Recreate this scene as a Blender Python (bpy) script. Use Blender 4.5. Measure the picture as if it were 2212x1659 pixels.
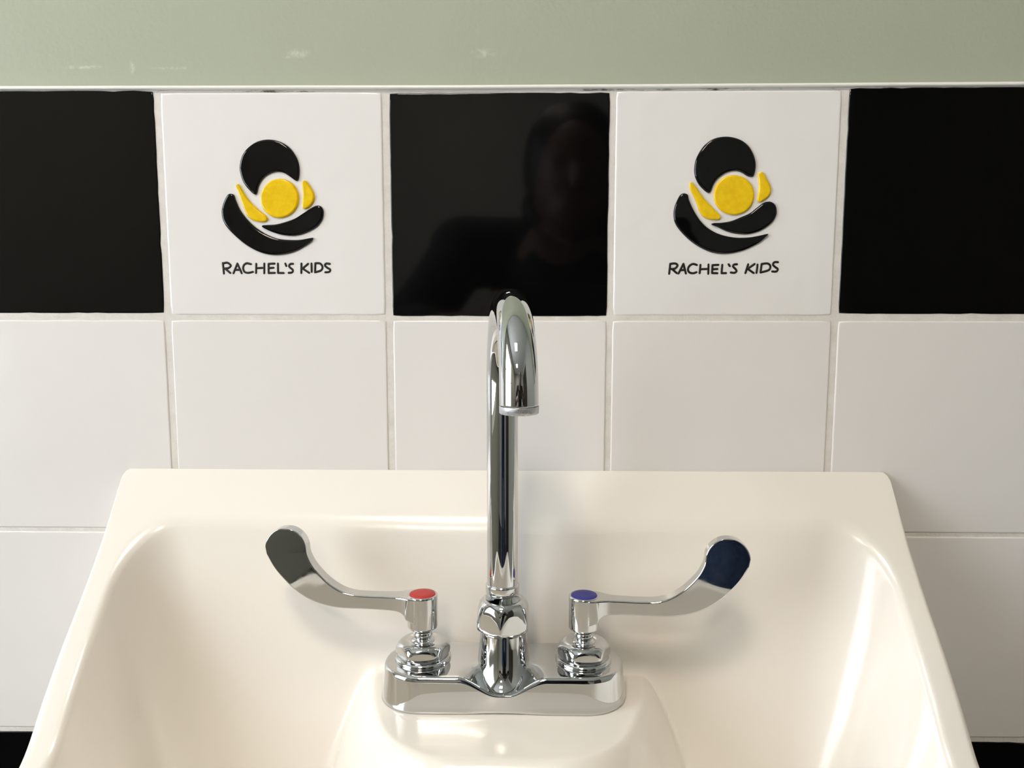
import bpy, bmesh, math, random
import mathutils, mathutils.geometry
from mathutils import Vector, Matrix, noise

for o in list(bpy.data.objects):
    bpy.data.objects.remove(o, do_unlink=True)
SC = bpy.context.scene
COL = SC.collection
ZO = 1.085            # height of the joint under the decorated tile row above the floor (m)
PI = math.pi

# ------------------------------------------------------------------ camera
cam_d = bpy.data.cameras.new('camera')
cam = bpy.data.objects.new('camera', cam_d)
COL.objects.link(cam)
cam_d.sensor_width = 36.0
cam_d.lens = 1700.0 / 2212.0 * 36.0
cam_d.clip_start = 0.01
yaw, pitch, roll = -0.0184, 0.1164, 0.0006
fw = Vector((math.sin(yaw) * math.cos(pitch), math.cos(yaw) * math.cos(pitch), -math.sin(pitch)))
rt = Vector((math.cos(yaw), -math.sin(yaw), 0))
up = rt.cross(fw)
rt2 = rt * math.cos(roll) + up * math.sin(roll)
up2 = up * math.cos(roll) - rt * math.sin(roll)
M3 = Matrix((rt2, up2, -fw)).transposed()
cam.matrix_world = Matrix.Translation((0.01908, -0.54897, 0.01739 + ZO)) @ M3.to_4x4()
SC.camera = cam

# ------------------------------------------------------------------ world, exposure
SC.view_settings.view_transform = 'Standard'
SC.view_settings.look = 'None'
SC.view_settings.gamma = 1
SC.view_settings.use_curve_mapping = False
SC.view_settings.exposure = 0.15
w = bpy.data.worlds.new('world')
SC.world = w
w.use_nodes = True
w.node_tree.nodes['Background'].inputs[0].default_value = (0.55, 0.66, 0.9, 1)
w.node_tree.nodes['Background'].inputs[1].default_value = 0.6

# light strengths (emission of the lamp and fill light diffusers and of the daylight on the frosted window)
LAMP_MAIN = 36.0
LAMP_FILL = 42.0
LAMP_COLOR = (1.0, 0.88, 0.74)
WINDOW_STRENGTH = 6.2
WINDOW_COLOR = (0.84, 0.91, 1.0)
# emblem outlines and letter strokes, mm from the tile centre
EMBLEM_A=[('K', [(-12.9, 7.4), (-15.9, 9.5), (-20.6, 15.3), (-22.7, 21.7), (-22.9, 27.0), (-20.9, 33.7), (-16.9, 38.7), (-11.2, 42.5), (-5.0, 44.2), (1.2, 44.0), (7.4, 42.0), (12.4, 38.3), (16.0, 33.3), (17.9, 28.3), (18.3, 22.9), (17.5, 17.9), (16.2, 16.5), (14.2, 17.4), (10.8, 19.9), (7.4, 21.9), (3.3, 22.6), (-0.9, 21.8), (-5.2, 19.6), (-8.4, 16.3), (-10.3, 12.6), (-11.5, 8.5)]), ('Y', [(17.3, 4.9), (16.4, 10.0), (13.7, 14.3), (9.4, 17.2), (4.4, 18.2), (-0.8, 17.2), (-5.2, 14.3), (-8.3, 10.0), (-9.5, 4.9), (-8.7, -0.2), (-5.9, -4.5), (-1.7, -7.4), (3.4, -8.5), (8.6, -7.4), (13.1, -4.5), (16.1, -0.2)]), ('Y', [(-24.7, 14.7), (-23.1, 13.3), (-20.8, 9.2), (-17.5, 4.1), (-13.5, -0.3), (-9.5, -3.7), (-6.1, -6.4), (-4.9, -8.4), (-5.5, -10.5), (-8.3, -11.2), (-11.8, -10.8), (-16.0, -9.5), (-19.3, -6.4), (-21.2, -2.0), (-22.8, 2.8), (-24.6, 8.9), (-26.0, 12.9)]), ('Y', [(21.1, 17.0), (23.1, 15.9), (25.4, 12.8), (27.4, 9.1), (28.1, 5.7), (27.2, 2.4), (24.7, -0.7), (21.9, -2.3), (19.8, -1.9), (19.2, 0.0), (19.5, 4.1), (19.7, 8.1), (19.5, 11.5), (19.5, 15.2)]), ('K', [(-29.9, 8.3), (-27.5, 7.2), (-26.2, 3.5), (-24.0, -2.0), (-20.7, -7.1), (-16.1, -12.2), (-10.6, -16.6), (-4.5, -20.0), (2.4, -22.4), (10.1, -23.1), (17.1, -23.0), (24.1, -21.9), (26.3, -21.9), (24.7, -24.5), (20.4, -27.6), (14.7, -30.7), (8.4, -32.7), (1.3, -33.6), (-5.6, -33.1), (-12.6, -31.0), (-20.1, -26.9), (-26.9, -21.4), (-32.9, -15.2), (-35.9, -10.1), (-36.7, -4.7), (-35.9, 0.1), (-33.8, 4.8), (-32.0, 7.4)]), ('K', [(-8.4, -13.2), (-4.9, -12.9), (0.7, -12.5), (7.7, -10.8), (14.0, -8.5), (19.7, -5.1), (24.6, -2.0), (28.9, 0.1), (32.0, -0.3), (33.8, -2.7), (34.0, -6.1), (32.7, -10.2), (29.2, -14.3), (24.2, -17.3), (17.9, -19.7), (11.6, -20.5), (4.6, -19.8), (-1.6, -18.0), (-6.4, -15.9), (-8.8, -14.4)])]
EMBLEM_B=[('K', [(-11.5, 8.0), (-14.6, 9.7), (-18.8, 14.0), (-21.3, 19.0), (-22.0, 24.3), (-21.0, 30.3), (-18.1, 36.3), (-14.2, 40.9), (-8.9, 44.1), (-2.8, 45.3), (3.2, 44.9), (9.4, 42.8), (14.2, 39.1), (17.4, 34.2), (19.3, 28.9), (19.5, 24.3), (18.6, 19.9), (17.0, 18.6), (13.9, 19.3), (10.1, 21.6), (6.0, 22.6), (1.3, 22.0), (-2.7, 20.0), (-6.3, 17.0), (-8.6, 13.3), (-9.9, 9.7)]), ('Y', [(19.1, 6.6), (17.9, 11.7), (14.7, 16.1), (10.2, 18.9), (4.9, 20.0), (-0.4, 19.0), (-4.7, 16.1), (-7.6, 11.8), (-8.5, 6.7), (-7.3, 1.5), (-4.1, -2.8), (0.4, -5.7), (5.8, -6.8), (11.0, -5.8), (15.4, -2.9), (18.2, 1.5)]), ('Y', [(-24.0, 15.4), (-22.2, 14.0), (-18.7, 9.7), (-15.2, 5.0), (-11.0, 0.6), (-7.4, -3.1), (-4.3, -6.1), (-3.2, -8.1), (-4.2, -9.8), (-7.9, -10.0), (-12.0, -9.4), (-15.5, -7.4), (-18.0, -3.7), (-19.8, 1.0), (-22.0, 5.7), (-24.5, 10.4), (-25.1, 13.7)]), ('Y', [(22.9, 22.1), (25.0, 20.9), (27.5, 16.9), (29.7, 12.9), (30.3, 9.6), (29.6, 6.6), (27.0, 3.9), (23.4, 1.8), (21.3, 2.6), (21.1, 4.9), (21.7, 8.9), (21.9, 13.0), (21.4, 16.9), (21.0, 20.3)]), ('K', [(-28.5, 8.0), (-25.8, 7.0), (-24.8, 3.7), (-22.5, -1.4), (-19.6, -6.4), (-16.1, -11.1), (-11.2, -15.5), (-4.9, -18.9), (2.0, -20.9), (8.9, -21.8), (16.4, -21.6), (23.2, -20.5), (29.3, -19.3), (27.6, -21.6), (24.0, -25.0), (18.0, -28.4), (11.2, -31.1), (3.1, -32.7), (-3.8, -32.7), (-10.7, -31.1), (-18.3, -27.4), (-25.3, -22.3), (-31.3, -16.2), (-34.4, -11.1), (-35.2, -5.7), (-34.6, -1.0), (-32.8, 3.7), (-30.9, 6.9)]), ('K', [(-9.3, -12.5), (-7.2, -11.9), (-2.4, -11.7), (4.4, -10.5), (10.4, -8.1), (16.5, -5.4), (21.1, -1.8), (25.7, 1.6), (29.8, 2.4), (32.9, 0.9), (34.6, -2.1), (34.7, -6.5), (32.3, -11.2), (27.7, -15.2), (22.4, -17.9), (15.6, -19.6), (8.1, -19.3), (1.2, -17.6), (-5.0, -14.8), (-8.5, -13.5)])]
LETTERS_A=[[(-37.4, -38.9), (-37.2, -42.4), (-37.0, -46.2)], [(-37.3, -39.3), (-34.3, -38.7), (-32.0, -40.6), (-33.7, -42.4), (-36.9, -42.7)], [(-35.8, -42.9), (-32.4, -45.8)], [(-30.3, -46.0), (-27.3, -39.3), (-24.5, -46.0)], [(-29.2, -43.6), (-25.5, -43.6)], [(-17.8, -39.7), (-20.6, -39.1), (-22.7, -40.3), (-23.4, -42.7), (-22.4, -45.0), (-19.8, -45.7), (-16.6, -45.0)], [(-14.1, -39.5), (-14.5, -45.8)], [(-8.5, -39.3), (-8.8, -46.0)], [(-14.3, -42.5), (-8.6, -42.2)], [(-1.3, -39.3), (-5.5, -39.5), (-5.7, -45.8), (-1.3, -45.7)], [(-5.4, -42.4), (-2.1, -42.2)], [(1.0, -39.3), (0.9, -45.7), (4.8, -45.8)], [(6.2, -39.3), (6.8, -41.0)], [(11.6, -39.5), (9.7, -39.6), (8.8, -41.0), (9.8, -42.4), (11.2, -43.6), (10.8, -45.3), (8.3, -45.7)], [(17.4, -39.3), (17.1, -45.8)], [(22.1, -39.5), (18.2, -42.7), (22.7, -45.7)], [(24.4, -39.3), (24.4, -45.0)], [(27.1, -39.1), (26.7, -45.3)], [(27.1, -39.1), (30.5, -39.3), (32.0, -41.7), (30.8, -44.1), (26.7, -45.3)], [(37.2, -39.5), (34.7, -39.3), (33.8, -40.6), (35.4, -42.2), (37.3, -43.4), (36.7, -45.0), (33.9, -45.3)]]
LETTERS_B=[[(-36.6, -39.6), (-37.2, -46.3)], [(-36.6, -39.5), (-33.1, -39.3), (-31.6, -40.6), (-33.4, -42.7), (-36.8, -43.0)], [(-35.1, -43.2), (-31.9, -45.9)], [(-30.8, -46.1), (-27.6, -39.5), (-25.7, -46.1)], [(-29.7, -43.9), (-26.5, -43.7)], [(-18.3, -40.3), (-21.1, -39.6), (-23.5, -41.0), (-24.4, -43.4), (-23.2, -45.4), (-20.6, -45.9), (-18.5, -45.2)], [(-15.9, -40.2), (-16.3, -45.9)], [(-10.4, -40.0), (-10.4, -46.3)], [(-16.0, -43.2), (-10.5, -43.0)], [(-3.6, -40.2), (-7.7, -40.4), (-7.8, -45.8), (-4.1, -45.9)], [(-7.6, -43.2), (-4.2, -43.0)], [(-1.0, -40.2), (-1.3, -45.9), (1.8, -45.8)], [(3.3, -39.8), (4.2, -41.1)], [(9.1, -39.8), (7.1, -40.0), (6.4, -41.3), (7.8, -42.7), (8.9, -44.3), (7.6, -45.6), (5.0, -45.4)], [(16.7, -39.8), (15.0, -45.8)], [(21.1, -39.6), (16.4, -42.9), (20.7, -45.8)], [(23.1, -40.0), (22.6, -45.6)], [(25.9, -39.6), (25.3, -45.4)], [(25.9, -39.6), (30.0, -39.3), (31.8, -41.0), (30.9, -43.7), (25.3, -45.4)], [(37.0, -38.4), (34.6, -38.4), (33.6, -40.0), (35.2, -41.7), (37.0, -43.0), (36.1, -44.7), (33.3, -44.7)]]

# ------------------------------------------------------------------ material helpers
def mat(name, color, rough=0.4, metal=0.0, coat=0.0, spec=0.5, emit=None, strength=0.0):
    m = bpy.data.materials.new(name)
    m.use_nodes = True
    b = m.node_tree.nodes['Principled BSDF']
    b.inputs['Base Color'].default_value = (*color, 1)
    b.inputs['Roughness'].default_value = rough
    b.inputs['Metallic'].default_value = metal
    b.inputs['Coat Weight'].default_value = coat
    b.inputs['Coat Roughness'].default_value = 0.05
    b.inputs['Specular IOR Level'].default_value = spec
    if emit:
        b.inputs['Emission Color'].default_value = (*emit, 1)
        b.inputs['Emission Strength'].default_value = strength
    return m

def nodes(m):
    return m.node_tree.nodes, m.node_tree.links, m.node_tree.nodes['Principled BSDF']

def noise_node(m, scale, detail=3, rough=0.5, offset=(0, 0, 0), stretch=(1, 1, 1)):
    N, L, b = nodes(m)
    g = N.new('ShaderNodeNewGeometry')
    mp = N.new('ShaderNodeMapping')
    mp.inputs['Location'].default_value = offset
    mp.inputs['Scale'].default_value = stretch
    n = N.new('ShaderNodeTexNoise')
    n.inputs['Scale'].default_value = scale
    n.inputs['Detail'].default_value = detail
    n.inputs['Roughness'].default_value = rough
    L.new(g.outputs['Position'], mp.inputs['Vector'])
    L.new(mp.outputs[0], n.inputs['Vector'])
    return n

def ramp(m, src, stops):
    N, L, b = nodes(m)
    r = N.new('ShaderNodeValToRGB')
    e = r.color_ramp.elements
    while len(e) < len(stops):
        e.new(0.5)
    for k, (p, c) in enumerate(stops):
        e[k].position = p
        e[k].color = (*c, 1) if len(c) == 3 else c
    L.new(src, r.inputs[0])
    return r

def bump(m, layers):
    """layers: (noise node, distance in m)"""
    N, L, b = nodes(m)
    prev = None
    for n, dist in layers:
        bp = N.new('ShaderNodeBump')
        bp.inputs['Strength'].default_value = 1.0
        bp.inputs['Distance'].default_value = dist
        L.new(n.outputs[0], bp.inputs['Height'])
        if prev:
            L.new(prev.outputs[0], bp.inputs['Normal'])
        prev = bp
    L.new(prev.outputs[0], b.inputs['Normal'])

def vary(m, n, lo, hi, p0=0.35, p1=0.65):
    N, L, b = nodes(m)
    r = ramp(m, n.outputs[0], [(p0, lo), (p1, hi)])
    L.new(r.outputs[0], b.inputs['Base Color'])

def rough_vary(m, n, lo, hi, p0=0.35, p1=0.7):
    N, L, b = nodes(m)
    mr = N.new('ShaderNodeMapRange')
    mr.inputs[1].default_value = p0
    mr.inputs[2].default_value = p1
    mr.inputs[3].default_value = lo
    mr.inputs[4].default_value = hi
    L.new(n.outputs[0], mr.inputs[0])
    L.new(mr.outputs[0], b.inputs['Roughness'])

# ------------------------------------------------------------------ materials
M = {}
M['tile_white'] = mat('white_glaze', (0.80, 0.77, 0.74), 0.12, spec=0.4)
bump(M['tile_white'], [(noise_node(M['tile_white'], 22, 2), 0.0006), (noise_node(M['tile_white'], 700, 2), 0.000012)])
M['tile_logo'] = mat('white_dimpled_glaze', (0.83, 0.805, 0.78), 0.10, spec=0.5)
bump(M['tile_logo'], [(noise_node(M['tile_logo'], 24, 2), 0.0008), (noise_node(M['tile_logo'], 90, 1, 0.4), 0.00035)])
M['tile_black'] = mat('black_glaze', (0.0016, 0.0016, 0.0018), 0.05, spec=0.45)
bump(M['tile_black'], [(noise_node(M['tile_black'], 12, 1), 0.00025)])
M['grout'] = mat('grout', (0.66, 0.63, 0.57), 0.9, spec=0.2)
vary(M['grout'], noise_node(M['grout'], 60, 5, 0.7), (0.68, 0.645, 0.59), (0.78, 0.745, 0.70))
bump(M['grout'], [(noise_node(M['grout'], 900, 3), 0.0003)])
M['caulk'] = mat('stained_caulk', (0.7, 0.7, 0.68), 0.35)
vary(M['caulk'], noise_node(M['caulk'], 30, 5, 0.75, (3.1, 0, 0), (1, 1, 5)), (0.06, 0.055, 0.045), (0.72, 0.70, 0.66), 0.36, 0.47)
M['trim'] = mat('trim_enamel', (0.9, 0.88, 0.83), 0.3)
M['paint'] = mat('green_wall_paint', (0.36, 0.42, 0.30), 0.55, spec=0.3)
M['emb_black'] = mat('black_enamel', (0.0015, 0.0015, 0.002), 0.06, spec=0.5)
M['emb_yellow'] = mat('yellow_enamel', (0.86, 0.56, 0.008), 0.18, spec=0.4)
vary(M['emb_yellow'], noise_node(M['emb_yellow'], 300, 3), (0.82, 0.52, 0.006), (0.9, 0.6, 0.012))
bump(M['emb_black'], [(noise_node(M['emb_black'], 45, 1, 0.4, (2.2, 0, 1.1)), 0.0005)])
M['letter'] = mat('black_lettering', (0.008, 0.006, 0.005), 0.4)
M['sink'] = mat('cream_vitreous_china', (0.85, 0.80, 0.725), 0.21, spec=0.5, coat=0.15)
bump(M['sink'], [(noise_node(M['sink'], 16, 2), 0.0005)])
M['chrome'] = mat('chrome', (0.62, 0.63, 0.635), 0.035, metal=1.0)
rough_vary(M['chrome'], noise_node(M['chrome'], 70, 4, 0.65), 0.025, 0.11, 0.45, 0.75)
M['chrome_tube'] = mat('chrome_tube', (0.64, 0.65, 0.66), 0.02, metal=1.0)
M['scale'] = mat('limescaled_chrome', (0.6, 0.61, 0.63), 0.3, metal=0.8)
rough_vary(M['scale'], noise_node(M['scale'], 250, 4, 0.7), 0.08, 0.6, 0.35, 0.6)
bump(M['scale'], [(noise_node(M['scale'], 400, 3), 0.0002)])
M['dark_plate'] = mat('worn_brass_stem', (0.10, 0.085, 0.05), 0.3, metal=0.8)
M['red'] = mat('red_index', (0.5, 0.028, 0.025), 0.5)
vary(M['red'], noise_node(M['red'], 900, 3), (0.42, 0.022, 0.022), (0.54, 0.032, 0.03))
M['blue'] = mat('blue_index', (0.03, 0.03, 0.26), 0.5)
vary(M['blue'], noise_node(M['blue'], 900, 3), (0.02, 0.02, 0.19), (0.032, 0.032, 0.26))
M['plaster'] = mat('pale_wall_paint', (0.44, 0.45, 0.41), 0.6)
M['ceiling'] = mat('ceiling_paint', (0.75, 0.74, 0.70), 0.8)
M['floor'] = mat('floor_vinyl', (0.03, 0.03, 0.03), 0.6)
vary(M['floor'], noise_node(M['floor'], 25, 5), (0.018, 0.02, 0.024), (0.035, 0.033, 0.03))
M['wood'] = mat('added_door_wood', (0.03, 0.025, 0.02), 0.35)
vary(M['wood'], noise_node(M['wood'], 6, 6, 0.6, (0, 0, 0), (6, 6, 0.5)), (0.02, 0.017, 0.014), (0.04, 0.033, 0.027))
M['lamp'] = mat('lamp_diffuser', (0.9, 0.9, 0.88), 0.5, emit=LAMP_COLOR, strength=LAMP_MAIN)
M['lamp_fill'] = mat('fill_light_diffuser', (0.9, 0.9, 0.88), 0.5, emit=LAMP_COLOR, strength=LAMP_FILL)
M['pane'] = mat('frosted_daylit_glass', (0.8, 0.85, 0.9), 0.5, emit=WINDOW_COLOR, strength=WINDOW_STRENGTH)

# paint scuffs: three pale smears above the tile edge, in wall coordinates
def paint_scuffs():
    m = M['paint']
    N, L, b = nodes(m)
    base = noise_node(m, 3.0, 3)
    rb = ramp(m, base.outputs[0], [(0.3, (0.385, 0.415, 0.315)), (0.7, (0.42, 0.45, 0.345))])
    g = N.new('ShaderNodeNewGeometry')
    fine = noise_node(m, 260, 4, 0.7)
    acc = None
    for (x, z, sx, sz) in [(-0.1362, 0.1783, .0075, .0028), (-0.2507, 0.170, .0018, .0045), (-0.0103, 0.1777, .008, .003),
                           (-0.285, 0.1699, .014, .0012), (-0.225, 0.1690, .012, .0010), (-0.1445, 0.1758, .003, .001)]:
        s = N.new('ShaderNodeVectorMath'); s.operation = 'SUBTRACT'
        s.inputs[1].default_value = (x, 0.005, z + ZO)
        L.new(g.outputs['Position'], s.inputs[0])
        d = N.new('ShaderNodeVectorMath'); d.operation = 'MULTIPLY'
        d.inputs[1].default_value = (1 / sx, 0, 1 / sz)
        L.new(s.outputs[0], d.inputs[0])
        ln = N.new('ShaderNodeVectorMath'); ln.operation = 'LENGTH'
        L.new(d.outputs[0], ln.inputs[0])
        mr = N.new('ShaderNodeMapRange')
        mr.inputs[1].default_value = 0.2; mr.inputs[2].default_value = 1.3
        mr.inputs[3].default_value = 1.0; mr.inputs[4].default_value = 0.0
        L.new(ln.outputs['Value'], mr.inputs[0])
        if acc is None:
            acc = mr.outputs[0]
        else:
            mx = N.new('ShaderNodeMath'); mx.operation = 'MAXIMUM'
            L.new(acc, mx.inputs[0]); L.new(mr.outputs[0], mx.inputs[1]); acc = mx.outputs[0]
    fr = N.new('ShaderNodeMapRange')
    fr.inputs[1].default_value = 0.4; fr.inputs[2].default_value = 0.62
    L.new(fine.outputs[0], fr.inputs[0])
    mu = N.new('ShaderNodeMath'); mu.operation = 'MULTIPLY'
    L.new(acc, mu.inputs[0]); L.new(fr.outputs[0], mu.inputs[1])
    mu2 = N.new('ShaderNodeMath'); mu2.operation = 'MULTIPLY'; mu2.inputs[1].default_value = 0.75
    L.new(mu.outputs[0], mu2.inputs[0])
    mix = N.new('ShaderNodeMixRGB')
    mix.inputs[2].default_value = (0.62, 0.66, 0.56, 1)
    L.new(mu2.outputs[0], mix.inputs[0]); L.new(rb.outputs[0], mix.inputs[1])
    L.new(mix.outputs[0], b.inputs['Base Color'])
    bump(m, [(noise_node(m, 350, 3), 0.00025)])
paint_scuffs()

# ------------------------------------------------------------------ geometry helpers (all in mm; z measured from the row joint)
class G:
    def __init__(s):
        s.v = []; s.f = []; s.sm = []
    def ring(s, pts):
        a = len(s.v); s.v += [tuple(p) for p in pts]
        return list(range(a, a + len(pts)))
    def face(s, idx, smooth=True):
        s.f.append(tuple(idx)); s.sm.append(smooth)
    def bridge(s, a, b, smooth=True):
        n = len(a)
        for i in range(n):
            s.face((a[i], a[(i + 1) % n], b[(i + 1) % n], b[i]), smooth)
    def loft(s, rings, cap0=True, cap1=True, smooth=True):
        R = [s.ring(r) for r in rings]
        for a, b in zip(R, R[1:]):
            s.bridge(a, b, smooth)
        if cap0: s.face(list(reversed(R[0])), False)
        if cap1: s.face(R[-1], False)
        return R
    def lathe(s, prof, c=(0, 0), n=64, rfun=None, caps=(True, True), a0=0):
        """prof: list of (r, z) bottom to top"""
        rings = []
        for r, z in prof:
            pts = []
            for k in range(n):
                a = 2 * PI * k / n + a0
                rr = rfun(r, z, a) if rfun else r
                pts.append((c[0] + rr * math.cos(a), c[1] + rr * math.sin(a), z))
            rings.append(pts)
        s.loft(rings, *caps)
    def box(s, x0, x1, y0, y1, z0, z1):
        c = [(x0, y0), (x1, y0), (x1, y1), (x0, y1)]
        s.loft([[(x, y, z0) for x, y in c], [(x, y, z1) for x, y in c]], smooth=False)
    def obj(s, name, material, parent=None, origin=(0, 0, 0), link_rot=None):
        """origin in mm (row-joint frame). Vertices are given in the same frame."""
        me = bpy.data.meshes.new(name)
        me.from_pydata([((x - origin[0]) / 1000, (y - origin[1]) / 1000, (z - origin[2]) / 1000) for x, y, z in s.v], [], s.f)
        me.validate()
        for p, q in zip(me.polygons, s.sm):
            p.use_smooth = q
        bm = bmesh.new(); bm.from_mesh(me)
        bmesh.ops.recalc_face_normals(bm, faces=bm.faces)
        bm.to_mesh(me); bm.free()
        me.materials.append(material)
        o = bpy.data.objects.new(name, me)
        COL.objects.link(o)
        if material.name.startswith('chrome'):
            wn = o.modifiers.new('even_normals', 'WEIGHTED_NORMAL')
            wn.weight = 100
            wn.mode = 'FACE_AREA'
        if parent is not None:
            o.parent = parent
        else:
            o.location = (origin[0] / 1000, origin[1] / 1000, origin[2] / 1000 + ZO)
        return o

def thing(name, label, cat, origin, group=None):
    o = bpy.data.objects.new(name, None)
    COL.objects.link(o)
    o.empty_display_size = 0.05
    o.location = (origin[0] / 1000, origin[1] / 1000, origin[2] / 1000 + ZO)
    o['label'] = label; o['category'] = cat
    if group: o['group'] = group
    return o

def struct(o):
    o['kind'] = 'structure'
    return o

def catmull(pts, n, closed=True):
    out = []
    N = len(pts)
    for i in range(N if closed else N - 1):
        if closed:
            p = [Vector(pts[(i + k) % N]) for k in (-1, 0, 1, 2)]
        else:
            p = [Vector(pts[min(max(i + k, 0), N - 1)]) for k in (-1, 0, 1, 2)]
        for j in range(n):
            t = j / n
            out.append(0.5 * ((2 * p[1]) + (-p[0] + p[2]) * t + (2 * p[0] - 5 * p[1] + 4 * p[2] - p[3]) * t * t + (-p[0] + 3 * p[1] - 3 * p[2] + p[3]) * t ** 3))
    if not closed:
        out.append(Vector(pts[-1]))
    return out

# ------------------------------------------------------------------ room shell
FL = -ZO * 1000          # floor level in the mm frame
CE = FL + 2500
XL, XR, YF = -1350, 1250, -3200

g = G(); g.box(XL - 100, XR + 100, 5, 110, FL, CE)
wall_back = struct(g.obj('wall_back', M['paint']))
g = G(); g.box(XL - 100, XR + 100, YF - 100, 110, FL - 60, FL)
struct(g.obj('floor', M['floor']))
g = G(); g.box(XL - 100, XR + 100, YF - 100, 110, CE, CE + 60)
struct(g.obj('ceiling', M['ceiling']))
g = G(); g.box(XR, XR + 100, YF, 5, FL, CE)
struct(g.obj('wall_right', M['plaster']))
g = G(); g.box(XL, XR, YF - 100, YF, FL, CE)
struct(g.obj('wall_front', M['plaster']))
# left wall with a window opening
WY0, WY1, WZ0, WZ1 = -1430, -280, -320, 1000
g = G()
g.box(XL - 100, XL, YF, 5, FL, WZ0)
g.box(XL - 100, XL, YF, 5, WZ1, CE)
g.box(XL - 100, XL, YF, WY0, WZ0, WZ1)
g.box(XL - 100, XL, WY1, 5, WZ0, WZ1)
struct(g.obj('wall_left', M['plaster']))
g = G()
for a in ((WY0, WY0 + 45, WZ0, WZ1), (WY1 - 45, WY1, WZ0, WZ1), (WY0 + 45, WY1 - 45, WZ0, WZ0 + 45), (WY0 + 45, WY1 - 45, WZ1 - 45, WZ1),
          (WY0 + 45, WY1 - 45, (WZ0 + WZ1) / 2 - 18, (WZ0 + WZ1) / 2 + 18)):
    g.box(XL - 70, XL - 20, *a)
wf = struct(g.obj('window_1', M['trim']))
g = G(); g.box(XL - 50, XL - 42, WY0 + 45, WY1 - 45, WZ0 + 45, WZ1 - 45)
g.obj('window_pane', M['pane'], wf)
# dark door added on the unseen right wall, darkening the right tile's reflection
g = G()
g.box(XR - 38, XR + 2, -2500, -1300, FL, FL + 2030)
dr = struct(g.obj('added_door_1', M['wood']))
g = G()
for r in ((-2560, -2500, FL, FL + 2090), (-1300, -1240, FL, FL + 2090), (-2500, -1300, FL + 2030, FL + 2090)):
    g.box(XR - 25, XR + 2, *r)
g.obj('added_door_frame', M['wood'], dr)

# ------------------------------------------------------------------ ceiling lamp and added fill light
def lamp(x, y, sx, sy, material, label):
    t = thing('ceiling_light', label, 'ceiling light', (x, y, CE))
    g = G()
    for a in ((-sx / 2 - 15, -sx / 2, -sy / 2 - 15, sy / 2 + 15), (sx / 2, sx / 2 + 15, -sy / 2 - 15, sy / 2 + 15),
              (-sx / 2, sx / 2, -sy / 2 - 15, -sy / 2), (-sx / 2, sx / 2, sy / 2, sy / 2 + 15)):
        g.box(x + a[0], x + a[1], y + a[2], y + a[3], CE - 60, CE)
    g.obj('frame', M['trim'], t, (x, y, CE))
    g = G(); g.box(x - sx / 2, x + sx / 2, y - sy / 2, y + sy / 2, CE - 52, CE - 45)
    g.obj('diffuser', material, t, (x, y, CE))
lamp(-240, -1120, 340, 340, M['lamp'], 'warm white square ceiling light in front of the sink')
lamp(-350, -2200, 300, 300, M['lamp_fill'], 'smaller square fill light added on the ceiling at the far end of the room')  # second light added to brighten the walls mirrored in the left black tile

# ------------------------------------------------------------------ tiled wall
rnd = random.Random(5)
def add_tile(g, x0, x1, z0, z1, jit=0.15, depth=4.0, rad=1.3, y=0.0, seed=0):
    """one pillow edged wall tile, front face at y"""
    def outline(ins, amp):
        pts = []
        n = 22
        for (ax, az, bx, bz, nx, nz) in ((x0, z0, x1, z0, 0, 1), (x1, z0, x1, z1, -1, 0), (x1, z1, x0, z1, 0, -1), (x0, z1, x0, z0, 1, 0)):
            for k in range(n):
                t = k / n
                px = ax + (bx - ax) * t; pz = az + (bz - az) * t
                q = noise.noise(Vector((px * 0.09, pz * 0.09, seed * 3.7))) * amp + noise.noise(Vector((px * 0.35, pz * 0.35, seed))) * amp * 0.6
                px += nx * (ins + q); pz += nz * (ins + q)
                # rounded corners
                pts.append([px, pz])
        r = 1.6
        for p in pts:
            p[0] = min(max(p[0], x0 + ins), x1 - ins); p[1] = min(max(p[1], z0 + ins), z1 - ins)
            cx = x0 + ins + r if p[0] < x0 + ins + r else (x1 - ins - r if p[0] > x1 - ins - r else None)
            cz = z0 + ins + r if p[1] < z0 + ins + r else (z1 - ins - r if p[1] > z1 - ins - r else None)
            if cx is not None and cz is not None:
                dx, dz = p[0] - cx, p[1] - cz
                l = math.hypot(dx, dz)
                if l > r:
                    p[0] = cx + dx / l * r; p[1] = cz + dz / l * r
        return pts
    rings = []
    steps = [(0, depth)] + [(rad * (1 - math.cos(a)), rad * (1 - math.sin(a))) for a in [i * PI / 10 for i in range(6)]]
    for ins, dy in steps:
        rings.append([(p[0], y + dy, p[1]) for p in outline(ins, jit)])
    g.loft(rings, cap0=False, cap1=True)

def col_edges(i):
    return {0: (-74.4, 75.0), -1: (-230.7, -78.6), 1: (78.5, 230.1), -2: (-385.6, -234.6), 2: (234.2, 387.2)}.get(i, (i * 154.8 - 75.2, i * 154.8 + 75.2))
rows = {'A': (0.8, 151.6), 'B': (-152.9, -2.2), 'C': (-307.0, -155.3), 'D': (-461, -310.2), 'E': (-615.5, -464.7), 'F': (-770, -619.2), 'H': (-924.5, -773.7), 'I': (-1079, -928.2)}
g = G()
for rn, (z0, z1) in rows.items():
    for i in range(-8, 9):
        if rn in 'AD' and i % 2 == 0 and not (rn == 'D' and i == 0):
            continue
        if rn == 'A' and i in (-1, 1):
            continue
        x0, x1 = col_edges(i)
        x0 = max(x0, XL + 2); x1 = min(x1, XR - 2)
        if x1 - x0 < 20: continue
        add_tile(g, x0, x1, z0, z1, 0.25, seed=i * 7 + ord(rn))
g.obj('white_tile_field', M['tile_white'], wall_back)
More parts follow.
